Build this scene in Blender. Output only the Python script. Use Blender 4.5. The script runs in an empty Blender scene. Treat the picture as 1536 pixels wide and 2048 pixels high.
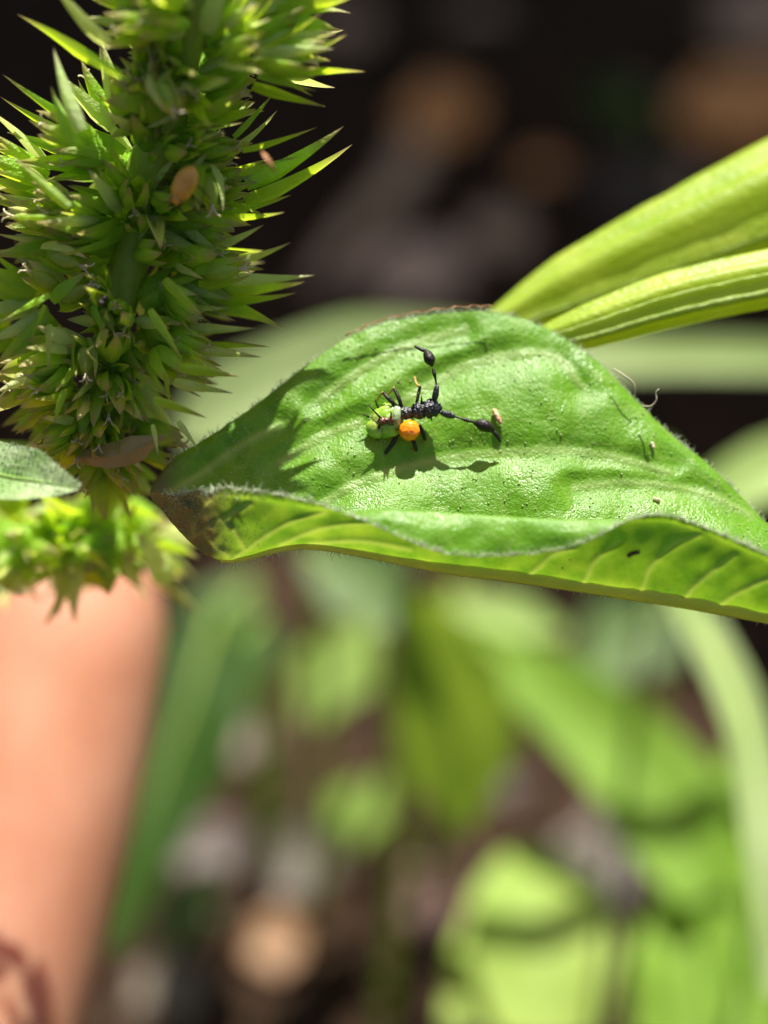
# Macro photograph: a tiny bug nymph on a folded leaf beside a bristly green flower spike.
# Units: 1 Blender unit = 1 centimetre (scale_length 0.01).
import bpy, math, random
import numpy as np
from mathutils import Vector, Matrix, noise

sc = bpy.context.scene
sc.unit_settings.system = 'METRIC'
sc.unit_settings.scale_length = 0.01
sc.unit_settings.length_unit = 'CENTIMETERS'
col = sc.collection
random.seed(11); np.random.seed(11)

# ------------------------------------------------------------------ camera
PITCH = math.radians(35)
C = Vector((0, 0, 18))
X = Vector((1, 0, 0))
F = Vector((0, math.cos(PITCH), -math.sin(PITCH)))
U = Vector((0, math.sin(PITCH), math.cos(PITCH)))
TH = 0.205                                     # tangent of half the horizontal field
cam_d = bpy.data.cameras.new('camera')
cam = bpy.data.objects.new('camera', cam_d); col.objects.link(cam)
cam.location = C
cam.rotation_euler = (math.radians(90) - PITCH, 0, 0)
cam_d.sensor_fit = 'HORIZONTAL'
cam_d.lens = 120
cam_d.sensor_width = 2 * TH * cam_d.lens
cam_d.clip_start = 0.1; cam_d.clip_end = 3000
cam_d.dof.use_dof = True
cam_d.dof.focus_distance = 10.07
cam_d.dof.aperture_fstop = 0.235               # wide aperture of a close-up lens (about 5 mm across)
cam_d.dof.aperture_blades = 0
sc.camera = cam

# ------------------------------------------------------------------ sky and sun
SUN_CAM = Vector((0.10, 0.94, 0.21)).normalized()
SUN = (X * SUN_CAM.x + U * SUN_CAM.y - F * SUN_CAM.z).normalized()
world = bpy.data.worlds.new('World'); sc.world = world; world.use_nodes = True
wn = world.node_tree.nodes; wl = world.node_tree.links
bg = wn['Background']
sky = wn.new('ShaderNodeTexSky'); sky.sky_type = 'NISHITA'; sky.sun_disc = False
sky.sun_elevation = math.asin(SUN.z)
sky.sun_rotation = math.atan2(SUN.x, SUN.y)
sky.dust_density = 4.0; sky.ozone_density = 0.3
wl.new(sky.outputs[0], bg.inputs[0]); bg.inputs[1].default_value = 0.05
sun_d = bpy.data.lights.new('sun', 'SUN'); sun_d.energy = 5.0; sun_d.angle = math.radians(0.5)
sun_d.color = (1.0, 0.95, 0.86)
sun = bpy.data.objects.new('sun', sun_d); col.objects.link(sun)
sun.rotation_euler = SUN.to_track_quat('Z', 'Y').to_euler()
sun.location = SUN * 200
sc.view_settings.view_transform = 'Standard'; sc.view_settings.look = 'None'
sc.view_settings.gamma = 1.0; sc.view_settings.exposure = 1.25
sc.render.engine = 'CYCLES'
sc.cycles.use_denoising = True
sc.cycles.max_bounces = 8
sc.cycles.transmission_bounces = 6
sc.cycles.diffuse_bounces = 4
sc.cycles.sample_clamp_indirect = 6

# ------------------------------------------------------------------ helpers
def P(px, py, d):
    """photo pixel (1536 x 2048) at depth d along the view axis -> world point"""
    return C + (F + X * ((px - 768) / 768 * TH) + U * ((1024 - py) / 768 * TH)) * d
def G(px, py, z=0.0):
    r = F + X * ((px - 768) / 768 * TH) + U * ((1024 - py) / 768 * TH)
    return C + r * ((z - C.z) / r.z)
def proj(p):
    v = Vector(p) - C
    d = v.dot(F)
    return 768 + v.dot(X) / d / TH * 768, 1024 - v.dot(U) / d / TH * 768, d
def PXL(d): return TH * d / 768                # size of one photo pixel at depth d
VIEW = -F

def tag(o, label=None, cat=None, group=None, kind=None):
    if label: o['label'] = label
    if cat: o['category'] = cat
    if group: o['group'] = group
    if kind: o['kind'] = kind
    return o
def empty(name, loc=(0, 0, 0)):
    o = bpy.data.objects.new(name, None); col.objects.link(o); o.location = loc
    o.empty_display_size = 0.2
    return o
def link(name, me, parent=None):
    o = bpy.data.objects.new(name, me); col.objects.link(o)
    if parent is not None:
        o.parent = parent
        o.matrix_parent_inverse = Matrix.Translation(-parent.location)
    return o
class MB:
    """collects surfaces; build() makes one mesh object"""
    def __init__(s): s.v = []; s.f = []; s.m = []; s.a = []
    def add(s, v, f, mi=0, a=None):
        o = len(s.v); s.v += [tuple(p) for p in v]
        s.f += [tuple(i + o for i in q) for q in f]; s.m += [mi] * len(f)
        s.a += list(a) if a is not None else [0.0] * len(v)
    def tube(s, pts, rad, n=8, mi=0, cap=True, flat=1.0, side=None):
        pts = [Vector(p) for p in pts]; k = len(pts); v = []; f = []; a = []
        t0 = (pts[1] - pts[0]).normalized()
        ref = side or (Vector((0, 0, 1)) if abs(t0.z) < .9 else Vector((1, 0, 0)))
        nrm = (ref - t0 * ref.dot(t0)).normalized()
        for i in range(k):
            t = (pts[min(i + 1, k - 1)] - pts[max(i - 1, 0)]).normalized()
            nrm = (nrm - t * nrm.dot(t)).normalized(); b = t.cross(nrm)
            r = rad[i] if hasattr(rad, '__len__') else rad
            for j in range(n):
                w = 2 * math.pi * j / n
                v.append(pts[i] + nrm * (math.cos(w) * r * flat) + b * (math.sin(w) * r)); a.append(i / (k - 1))
        for i in range(k - 1):
            for j in range(n):
                f.append((i * n + j, i * n + (j + 1) % n, (i + 1) * n + (j + 1) % n, (i + 1) * n + j))
        if cap:
            f.append(tuple(range(n))[::-1]); f.append(tuple((k - 1) * n + j for j in range(n)))
        s.add(v, f, mi, a)
    def blob(s, c, ax, ru=10, rv=7, mi=0, jit=0.0, freq=3.0):
        """ellipsoid: c centre, ax three half-axis vectors"""
        v = []; f = []; c = Vector(c)
        sd = Vector((random.random() * 50, random.random() * 50, random.random() * 50))
        def pt(x, y, z):
            k = 1 + jit * noise.noise(Vector((x, y, z)) * freq + sd)
            return c + (ax[0] * x + ax[1] * y + ax[2] * z) * k
        v.append(pt(0, 0, 1))
        for i in range(1, rv):
            th = math.pi * i / rv
            for j in range(ru):
                w = 2 * math.pi * j / ru
                v.append(pt(math.sin(th) * math.cos(w), math.sin(th) * math.sin(w), math.cos(th)))
        v.append(pt(0, 0, -1))
        for j in range(ru):
            f.append((0, 1 + j, 1 + (j + 1) % ru))
            b = 1 + (rv - 2) * ru
            f.append((len(v) - 1, b + (j + 1) % ru, b + j))
        for i in range(rv - 2):
            for j in range(ru):
                a = 1 + i * ru
                f.append((a + j, a + ru + j, a + ru + (j + 1) % ru, a + (j + 1) % ru))
        s.add(v, f, mi)
    def mesh(s, name, mats, smooth=True):
        me = bpy.data.meshes.new(name); me.from_pydata(s.v, [], s.f)
        for m in (mats if isinstance(mats, (list, tuple)) else [mats]): me.materials.append(m)
        me.polygons.foreach_set('material_index', s.m)
        me.polygons.foreach_set('use_smooth', [smooth] * len(s.f))
        at = me.attributes.new('along', 'FLOAT', 'POINT'); at.data.foreach_set('value', s.a)
        me.update(); return me
    def build(s, name, mats, parent=None, smooth=True):
        return link(name, s.mesh(name, mats, smooth), parent)

def cr(pts, n):
    """Catmull-Rom through points -> n samples"""
    p = [np.array(q, float) for q in pts]; p = [2 * p[0] - p[1]] + p + [2 * p[-1] - p[-2]]
    out = []; k = len(p) - 3
    for i in range(n):
        u = i / (n - 1) * k; j = min(int(u), k - 1); t = u - j
        a, b, c, d = p[j:j + 4]
        out.append(.5 * ((2 * b) + (c - a) * t + (2 * a - 5 * b + 4 * c - d) * t * t + (3 * b - a - 3 * c + d) * t ** 3))
    return out

# ------------------------------------------------------------------ materials
def nodes(name):
    m = bpy.data.materials.new(name); m.use_nodes = True
    nt = m.node_tree; nt.nodes.clear()
    out = nt.nodes.new('ShaderNodeOutputMaterial')
    return m, nt, out
def N(nt, t, **kw):
    n = nt.nodes.new(t)
    for k, v in kw.items():
        if k.startswith('i_'):
            key = k[2:]; key = int(key) if key.isdigit() else key.replace('_', ' ')
            n.inputs[key].default_value = v
        else: setattr(n, k, v)
    return n
def ramp(nt, src, stops):
    r = nt.nodes.new('ShaderNodeValToRGB'); e = r.color_ramp.elements
    while len(e) < len(stops): e.new(0.5)
    for el, (p, c) in zip(e, stops): el.position = p; el.color = (*c, 1)
    if src is not None: nt.links.new(src, r.inputs[0])
    return r
def obj_coord(nt):
    g = nt.nodes.new('ShaderNodeNewGeometry'); return g.outputs['Position']
def noise_n(nt, scale, detail=4, rough=.55, src=None):
    n = N(nt, 'ShaderNodeTexNoise'); n.inputs['Scale'].default_value = scale
    n.inputs['Detail'].default_value = detail; n.inputs['Roughness'].default_value = rough
    nt.links.new(src or obj_coord(nt), n.inputs['Vector']); return n

def plant(name, c1, c2, trans, tfac=.4, rough=.45, nscale=3.0, bump=.3, bscale=40, spec=.5, tip=None, vary=False, hairy=0.0):
    """green tissue: glossy diffuse top + light passing through"""
    m, nt, out = nodes(name); L = nt.links
    nz = noise_n(nt, nscale)
    r = ramp(nt, nz.outputs[0], [(.3, c1), (.7, c2)])
    colour = r.outputs[0]
    if vary:
        oi = N(nt, 'ShaderNodeObjectInfo')
        hs = N(nt, 'ShaderNodeHueSaturation')
        mr = N(nt, 'ShaderNodeMapRange', i_3=.485, i_4=.515); L.new(oi.outputs['Random'], mr.inputs[0])
        L.new(mr.outputs[0], hs.inputs['Hue'])
        mv = N(nt, 'ShaderNodeMapRange', i_3=.75, i_4=1.25); L.new(oi.outputs['Random'], mv.inputs[0])
        L.new(mv.outputs[0], hs.inputs['Value']); L.new(colour, hs.inputs['Color']); colour = hs.outputs[0]
    tcol = None
    if tip:
        at = N(nt, 'ShaderNodeAttribute', attribute_name='along')
        mk = N(nt, 'ShaderNodeMapRange', i_1=tip[0], i_2=1.0); L.new(at.outputs['Fac'], mk.inputs[0])
        mx = N(nt, 'ShaderNodeMix', data_type='RGBA'); L.new(mk.outputs[0], mx.inputs[0])
        L.new(colour, mx.inputs[6]); mx.inputs[7].default_value = (*tip[1], 1); colour = mx.outputs[2]
    b = N(nt, 'ShaderNodeBsdfPrincipled', i_Roughness=rough); L.new(colour, b.inputs['Base Color'])
    b.inputs['Specular IOR Level'].default_value = spec
    if hairy:
        b.inputs['Sheen Weight'].default_value = hairy; b.inputs['Sheen Roughness'].default_value = .4
    if bump:
        bn = noise_n(nt, bscale, 3); bu = N(nt, 'ShaderNodeBump', i_Strength=bump, i_Distance=.02)
        L.new(bn.outputs[0], bu.inputs['Height']); L.new(bu.outputs[0], b.inputs['Normal'])
    t = N(nt, 'ShaderNodeBsdfTranslucent'); t.inputs[0].default_value = (*trans, 1)
    if tip:
        mx2 = N(nt, 'ShaderNodeMix', data_type='RGBA'); L.new(mk.outputs[0], mx2.inputs[0])
        mx2.inputs[6].default_value = (*trans, 1); mx2.inputs[7].default_value = (*tip[1], 1); L.new(mx2.outputs[2], t.inputs[0])
    ms = N(nt, 'ShaderNodeMixShader', i_0=tfac)
    L.new(b.outputs[0], ms.inputs[1]); L.new(t.outputs[0], ms.inputs[2]); L.new(ms.outputs[0], out.inputs[0])
    return m
def solid(name, c1, c2=None, rough=.5, nscale=20, bump=.2, bscale=60, spec=.5, sss=0, srad=(1, .4, .2), sscale=.1, coat=0):
    m, nt, out = nodes(name); L = nt.links
    b = N(nt, 'ShaderNodeBsdfPrincipled', i_Roughness=rough)
    b.inputs['Specular IOR Level'].default_value = spec
    b.inputs['Coat Weight'].default_value = coat; b.inputs['Coat Roughness'].default_value = .1
    nz = noise_n(nt, nscale); r = ramp(nt, nz.outputs[0], [(.3, c1), (.7, c2 or c1)]); L.new(r.outputs[0], b.inputs['Base Color'])
    if sss:
        b.inputs['Subsurface Weight'].default_value = sss; b.inputs['Subsurface Radius'].default_value = srad
        b.inputs['Subsurface Scale'].default_value = sscale
    if bump:
        bn = noise_n(nt, bscale, 3); bu = N(nt, 'ShaderNodeBump', i_Strength=bump, i_Distance=.02)
        L.new(bn.outputs[0], bu.inputs['Height']); L.new(bu.outputs[0], b.inputs['Normal'])
    L.new(b.outputs[0], out.inputs[0]); return m

def leaf_material():
    m, nt, out = nodes('leaf_blade'); L = nt.links
    pos = obj_coord(nt)
    big = noise_n(nt, 2.2, 5, .6, pos)
    r = ramp(nt, big.outputs[0], [(.3, (.100, .275, .007)), (.55, (.135, .340, .012)), (.75, (.175, .380, .026))])
    # pale papillae: small cells
    vo = N(nt, 'ShaderNodeTexVoronoi', i_Scale=42.0); L.new(pos, vo.inputs['Vector'])
    vo2 = N(nt, 'ShaderNodeTexVoronoi', i_Scale=95.0); L.new(pos, vo2.inputs['Vector'])
    pap = ramp(nt, vo.outputs['Distance'], [(.0, (1, 1, 1)), (.22, (.25, .25, .25)), (.4, (0, 0, 0))])
    mid = noise_n(nt, 7, 3, .6, pos)
    dens = ramp(nt, mid.outputs[0], [(.42, (0, 0, 0)), (.62, (1, 1, 1))])
    mul = N(nt, 'ShaderNodeMath', operation='MULTIPLY'); L.new(pap.outputs[0], mul.inputs[0]); L.new(dens.outputs[0], mul.inputs[1])
    sc2 = N(nt, 'ShaderNodeMath', operation='MULTIPLY', i_1=.55); L.new(mul.outputs[0], sc2.inputs[0])
    mx = N(nt, 'ShaderNodeMix', data_type='RGBA'); L.new(sc2.outputs[0], mx.inputs[0])
    L.new(r.outputs[0], mx.inputs[6]); mx.inputs[7].default_value = (.34, .50, .15, 1)
    net = N(nt, 'ShaderNodeTexVoronoi', i_Scale=5.5, feature='DISTANCE_TO_EDGE'); L.new(pos, net.inputs['Vector'])
    nw = ramp(nt, net.outputs['Distance'], [(.0, (.32, .32, .32)), (.035, (.14, .14, .14)), (.07, (0, 0, 0))])
    mn = N(nt, 'ShaderNodeMix', data_type='RGBA'); L.new(nw.outputs[0], mn.inputs[0]); L.new(mx.outputs[2], mn.inputs[6]); mn.inputs[7].default_value = (.30, .46, .10, 1); mx = mn
    va = N(nt, 'ShaderNodeAttribute', attribute_name='vein')
    mv = N(nt, 'ShaderNodeMix', data_type='RGBA'); vm = N(nt, 'ShaderNodeMath', operation='MULTIPLY', i_1=.75, use_clamp=True); L.new(va.outputs['Fac'], vm.inputs[0]); L.new(vm.outputs[0], mv.inputs[0])
    L.new(mx.outputs[2], mv.inputs[6]); mv.inputs[7].default_value = (.30, .45, .13, 1); mx = mv
    # brown tip: the spike's shade put into the leaf colour
    at = N(nt, 'ShaderNodeAttribute', attribute_name='dry')
    dn = noise_n(nt, 9, 4, .6, pos)
    da = N(nt, 'ShaderNodeMath', operation='MULTIPLY_ADD', i_1=.6, i_2=-.3); L.new(dn.outputs[0], da.inputs[0])
    ds = N(nt, 'ShaderNodeMath', operation='ADD', use_clamp=True); L.new(at.outputs['Fac'], ds.inputs[0]); L.new(da.outputs[0], ds.inputs[1])
    dm = N(nt, 'ShaderNodeMath', operation='MULTIPLY', use_clamp=True); L.new(ds.outputs[0], dm.inputs[0]); L.new(at.outputs['Fac'], dm.inputs[1])
    mx2 = N(nt, 'ShaderNodeMix', data_type='RGBA'); L.new(dm.outputs[0], mx2.inputs[0])
    L.new(mx.outputs[2], mx2.inputs[6]); mx2.inputs[7].default_value = (.20, .145, .065, 1)
    # bump: papillae + fine grain
    b1 = N(nt, 'ShaderNodeBump', i_Strength=.22, i_Distance=.012, invert=True); L.new(vo.outputs['Distance'], b1.inputs['Height'])
    b2 = N(nt, 'ShaderNodeBump', i_Strength=.4, i_Distance=.006, invert=True); L.new(vo2.outputs['Distance'], b2.inputs['Height']); L.new(b1.outputs[0], b2.inputs['Normal'])
    b3 = N(nt, 'ShaderNodeBump', i_Strength=.15, i_Distance=.05); L.new(mid.outputs[0], b3.inputs['Height']); L.new(b2.outputs[0], b3.inputs['Normal'])
    p = N(nt, 'ShaderNodeBsdfPrincipled', i_Roughness=.36); L.new(mx2.outputs[2], p.inputs['Base Color'])
    p.inputs['Specular IOR Level'].default_value = .45
    p.inputs['Sheen Weight'].default_value = .0; p.inputs['Sheen Roughness'].default_value = .5
    L.new(b3.outputs[0], p.inputs['Normal'])
    rr = N(nt, 'ShaderNodeMapRange', i_1=.35, i_2=.65, i_3=.28, i_4=.52); L.new(noise_n(nt, 3.5, 5, .65, pos).outputs[0], rr.inputs[0]); L.new(rr.outputs[0], p.inputs['Roughness'])
    t = N(nt, 'ShaderNodeBsdfTranslucent')
    tr = ramp(nt, noise_n(nt, 5, 5, .65, pos).outputs[0], [(.32, (.10, .25, .010)), (.5, (.21, .38, .018)), (.7, (.34, .49, .03))])
    mx3 = N(nt, 'ShaderNodeMix', data_type='RGBA'); L.new(dm.outputs[0], mx3.inputs[0])
    L.new(tr.outputs[0], mx3.inputs[6]); mx3.inputs[7].default_value = (.12, .08, .03, 1); L.new(mx3.outputs[2], t.inputs[0])
    mt = N(nt, 'ShaderNodeMix', data_type='RGBA'); L.new(vm.outputs[0], mt.inputs[0]); L.new(mx3.outputs[2], mt.inputs[6]); mt.inputs[7].default_value = (.62, .68, .12, 1); L.new(mt.outputs[2], t.inputs[0])
    ms = N(nt, 'ShaderNodeMixShader', i_0=.42); L.new(p.outputs[0], ms.inputs[1]); L.new(t.outputs[0], ms.inputs[2])
    L.new(ms.outputs[0], out.inputs[0]); return m

M = {}
M['leaf'] = leaf_material()
M['midrib'] = plant('midrib', (.50, .54, .12), (.60, .60, .18), (.85, .85, .2), .6, .45, 6, .3, 50)
M['vein'] = plant('vein', (.20, .36, .07), (.28, .42, .11), (.45, .55, .10), .35, .45, 8, .4, 60)
M['under_vein'] = plant('under_vein', (.25, .33, .06), (.34, .40, .10), (.5, .55, .08), .4, .5, 8, .4, 60)
M['hair'] = plant('hair', (.55, .62, .42), (.62, .68, .5), (.7, .75, .55), .4, .35, 5, 0)
M['papilla'] = plant('papilla', (.30, .48, .14), (.5, .55, .25), (.5, .6, .25), .3, .10, 12, 0, spec=1.0)
M['bract'] = plant('bract', (.20, .40, .012), (.34, .55, .05), (.70, .92, .035), .52, .38, 9, .8, 45, .5, (.6, (.46, .34, .16)), True, .06)
M['bract_pale'] = plant('bract_pale', (.40, .54, .12), (.58, .66, .30), (.85, .95, .25), .52, .35, 9, .8, 55, .6, (.7, (.5, .40, .24)), True, .1)
M['capsule'] = plant('capsule', (.28, .42, .04), (.42, .52, .10), (.6, .75, .08), .5, .4, 6, .45, 45, .5, (.9, (.45, .38, .2)), True)
M['stigma'] = plant('stigma', (.66, .58, .38), (.74, .68, .5), (.7, .65, .4), .35, .4, 20, .3, 90)
M['stalk'] = plant('stalk', (.24, .40, .03), (.36, .48, .06), (.55, .66, .06), .3, .4, 2.5, .4, 30)
M['petiole'] = plant('petiole', (.24, .40, .015), (.46, .56, .07), (.66, .76, .03), .45, .42, 3.2, .5, 26, .5)
M['petiole_rib'] = plant('petiole_rib', (.34, .48, .06), (.48, .58, .20), (.7, .8, .15), .45, .6, 9, .8, 40)
M['fuzzy'] = plant('fuzzy', (.12, .30, .03), (.48, .60, .32), (.4, .5, .15), .3, .5, 4.5, .6, 50, .5, None, False, .5)
M['black'] = solid('bug_black', (.008, .008, .011), (.022, .022, .03), .28, 40, .7, 55, .7)
M['black_matt'] = solid('bug_black_matt', (.008, .006, .005), (.02, .013, .009), .45, 40, .4, 70, .4)
M['leg_tan'] = solid('bug_tan', (.42, .28, .06), (.30, .17, .04), .4, 40, .2, 60, .5, .4, (1, .6, .2), .01)
M['bug_green'] = solid('bug_green', (.18, .38, .02), (.40, .46, .10), .22, 14, .4, 28, .5, .7, (.8, 1, .2), .05)
M['bug_grey'] = solid('bug_grey', (.20, .32, .12), (.30, .38, .20), .3, 20, .3, 40, .5, .5, (.8, 1, .5), .03)
M['bug_orange'] = solid('bug_orange', (.95, .23, .004), (1.0, .30, .006), .18, 15, .15, 40, .6, .5, (1, .4, .05), .04, .25)
M['bug_brown'] = solid('bug_brown', (.05, .012, .006), (.20, .07, .04), .3, 45, .5, 60, .6)
M['aphid'] = solid('aphid', (.50, .25, .03), (.58, .33, .05), .3, 14, .15, 40, .5, .6, (1, .6, .2), .04)
M['aphid_eye'] = solid('aphid_eye', (.10, .01, .008), None, .2)
M['husk'] = solid('husk', (.26, .10, .03), (.42, .20, .07), .6, 30, .5, 60)
M['crumb'] = solid('crumb', (.45, .22, .12), (.55, .34, .2), .6, 30, .5, 60)
M['dark_crumb'] = solid('dark_crumb', (.012, .006, .004), (.03, .015, .01), .5, 40, .5, 80)
M['fibre'] = solid('fibre', (.40, .34, .24), None, .5, 20, 0)
M['skin'] = solid('skin', (.42, .18, .10), (.52, .26, .165), .42, 1.1, .25, 9, .5, .8, (1, .34, .14), .6)
M['soil'] = solid('soil', (.014, .008, .005), (.045, .027, .017), .95, .8, .9, 3, .05)
M['clod'] = solid('clod', (.02, .012, .008), (.06, .038, .025), .95, 2, .8, 6, .05)

# ------------------------------------------------------------------ ground
def soil_h(x, y):
    v = Vector((x * .16, y * .16, 0))
    return .9 * noise.noise(v) + .45 * noise.noise(v * 2.7) + .2 * noise.noise(v * 7)
b = MB(); n1 = 120; xs = np.sign(np.linspace(-1, 1, n1)) * (np.abs(np.linspace(-1, 1, n1)) ** 3.2) * 1500
ys = 28 + xs
v = [(x, y, (soil_h(x, y) if abs(x) < 300 and abs(y) < 300 else 0) - .35) for y in ys for x in xs]
f = [(j * n1 + i, j * n1 + i + 1, (j + 1) * n1 + i + 1, (j + 1) * n1 + i) for j in range(n1 - 1) for i in range(n1 - 1)]
b.add(v, f); tag(b.build('soil_ground', M['soil']), 'dark brown bare soil far below the plants', None, None, 'structure')

def dry(name, c1, c2=None):
    if name not in M: M[name] = plant(name, c1, c2 or c1, tuple(min(1, q * 1.1) for q in c1), .25, .55, 1.5, .4, 8)
    return M[name]
def scrap(px, py, size, mat, label, name='dry_leaf_scrap', cat='leaf litter', aspect=1.0, rot=0.0, lift=.25, group=None):
    """a curled dead leaf fragment lying on the soil"""
    size *= 1.25; g = G(px, py); g.z = soil_h(g.x, g.y) - .35 + lift
    b = MB(); nu, nv = 13, 9; v = []
    ph = random.random() * 6
    for i in range(nu):
        u = i / (nu - 1) * 2 - 1
        for j in range(nv):
            w = j / (nv - 1) * 2 - 1
            hw = math.sqrt(max(0.02, 1 - abs(u) ** 2.2)) * (1 + .16 * math.sin(u * 7 + ph))
            x = u * size * aspect; y = w * hw * size
            z = .25 * size * (w * w + .5 * u * u) + .12 * size * noise.noise(Vector((x, y, ph)) * 1.3)
            v.append((x * math.cos(rot) - y * math.sin(rot), x * math.sin(rot) + y * math.cos(rot), z))
    f = [(i * nv + j, (i + 1) * nv + j, (i + 1) * nv + j + 1, i * nv + j + 1) for i in range(nu - 1) for j in range(nv - 1)]
    b.add(v, f); o = b.build(name, mat); o.location = g
    o.rotation_euler = (math.radians(18), 0, 0)
    md = o.modifiers.new('thick', 'SOLIDIFY'); md.thickness = .05
    return tag(o, label, cat, group)
def clod(px, py, size, mat, label, name='soil_clod', cat='soil clod', lift=0.3):
    g = G(px, py); g.z = soil_h(g.x, g.y) - .35 + lift * size
    b = MB(); b.blob((0, 0, 0), (Vector((size, 0, 0)), Vector((0, size * .85, 0)), Vector((0, 0, size * .7))), 18, 12, 0, .55, 1.6)
    o = b.build(name, mat); o.location = g; return tag(o, label, cat)
def twig(pts, r, mat, label, name='dry_twig', cat='twig'):
    b = MB(); q = []
    for px, py, z in pts:
        g = G(px, py); g.z = soil_h(g.x, g.y) - .35 + z; q.append(g)
    r *= 1.25; q = cr(q, 14); b.tube(q, [r * (1 - .4 * i / 13) * (1 + .12 * math.sin(i * 2.1)) for i in range(14)], 8)
    return tag(b.build(name, mat), label, cat)

tan = dry('litter_tan', (.22, .11, .045), (.28, .15, .065)); mauve = dry('litter_mauve', (.07, .048, .04), (.10, .07, .055))
beige = dry('litter_beige', (.14, .11, .07), (.19, .15, .10)); rust = dry('litter_rust', (.08, .032, .022), (.11, .045, .03))
taupe = dry('litter_taupe', (.075, .058, .04), (.11, .085, .06)); pink = dry('litter_pink', (.11, .065, .05), (.15, .09, .07))
lit_tan = dry('litter_lit_tan', (.72, .30, .09), (.78, .38, .13)); lit_brown = dry('litter_lit_brown', (.46, .29, .18), (.54, .36, .24)); lit_pink = dry('litter_lit_pink', (.54, .36, .25), (.62, .43, .31))  # brightened litter copies: sun flecks put into the colour of far scraps
scrap(880, 225, .7, lit_tan, 'orange tan dead leaf scrap on dark soil above the twig', rot=1.2, aspect=1.3)
scrap(960, 20, .7, lit_brown, 'grey mauve dead leaf scrap on soil at the far edge', rot=.3)
scrap(1525, 50, 1.1, lit_brown, 'large beige dead leaf on soil beyond the green stalks', rot=1.0, aspect=1.2)
scrap(1490, 210, 1.1, lit_tan, 'large tan dead leaf on soil beyond the green stalks', rot=.4, aspect=1.3)
twig([(830, 300, .6), (780, 420, .6), (700, 520, .5), (630, 590, .4)], .38, lit_brown, 'thick pale brown twig lying on soil behind the flower spike')
scrap(830, 585, .65, lit_pink, 'pinkish dead leaf scrap on soil just beyond the folded leaf', rot=.2, aspect=1.3)
scrap(690, 60, .6, lit_brown, 'small grey brown leaf scrap on soil beside the spike tip')
clod(1130, 390, .9, M['clod'], 'dark reddish soil clod behind the green stalks')
scrap(1250, 190, .45, lit_brown, 'small pale leaf scrap beside the dull green far leaf', rot=.5)
scrap(1090, 300, .4, lit_tan, 'tiny tan leaf scrap on dark soil between clod and twig', rot=.3)
scrap(1380, 330, .45, lit_brown, 'small brown grey scrap just above the thick stalk', rot=.9)
scrap(1000, 480, .5, lit_brown, 'small brown scrap on soil left of the forked stalks', rot=.2)
scrap(1250, 380, .8, dry('litter_dark', (.07, .045, .032)), 'dull dark brown leaf scrap behind the green stalks', rot=.8, aspect=1.6)
scrap(555, 1880, 0.34, tan, 'sunlit tan dead leaf scrap on soil beside the finger', rot=.5)
scrap(600, 1750, 0.37, taupe, 'taupe dead leaf scrap on soil above the sunlit tan one', rot=1.1, aspect=1.2)
scrap(330, 1985, 0.34, beige, 'beige dead leaf scrap on soil close to the finger', rot=1.3, aspect=1.3)
scrap(500, 1450, 0.34, pink, 'pink brown dead leaf scrap on soil between weed leaves', rot=.8, aspect=1.3)
scrap(860, 1820, 0.37, rust, 'rusty red dead leaf scrap on soil below the drooping green leaf', rot=.2)
scrap(1210, 1760, 0.46, taupe, 'grey taupe dead leaf scrap on soil under the arching leaf', rot=.9, aspect=1.5)
scrap(430, 1690, 0.31, mauve, 'dull mauve dead leaf scrap on soil right of the finger', rot=.4, aspect=1.5)
scrap(960, 1560, 0.37, dry('litter_dark', (.07, .045, .032)), 'dark brown dead leaf on shaded soil under the weeds', rot=.4, aspect=1.5)
# uncounted crumbs over the soil
b = MB()
for i in range(1500):
    p = G(random.uniform(-500, 2000), random.uniform(-300, 2300)); s = random.uniform(.06, .28)
    p.z = soil_h(p.x, p.y) - .35 + s * .3
    b.blob(p, (Vector((s, 0, 0)), Vector((0, s * random.uniform(.6, 1), 0)), Vector((0, 0, s * .7))), 7, 5, 0, .6, 2)
tag(b.build('soil_crumbs', M['clod']), 'loose crumbs of dark soil scattered over the ground', 'soil crumbs', None, 'stuff')

# ------------------------------------------------------------------ background weeds
def blade_mesh(pts, widths, up, fold=.25, nv=7, n=26, wave=.06):
    q = [Vector(p) for p in cr(pts, n)]
    ws = np.interp(np.linspace(0, 1, n), np.linspace(0, 1, len(widths)), widths)
    v = []; a = []
    ph = random.random() * 9
    for i in range(n):
        t = (q[min(i + 1, n - 1)] - q[max(i - 1, 0)]).normalized()
        sd = t.cross(up).normalized(); nn = sd.cross(t)
        for j in range(nv):
            w = j / (nv - 1) * 2 - 1
            v.append(q[i] + sd * (w * ws[i]) + nn * (fold * abs(w) * ws[i] + wave * ws[i] * math.sin(i * .55 + ph + 2 * w) * abs(w))); a.append(i / (n - 1))
    f = [(i * nv + j, (i + 1) * nv + j, (i + 1) * nv + j + 1, i * nv + j + 1) for i in range(n - 1) for j in range(nv - 1)]
    return v, f, a, q
WK = 1.24                                      # everything in the background lies this much deeper than first guessed
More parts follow.
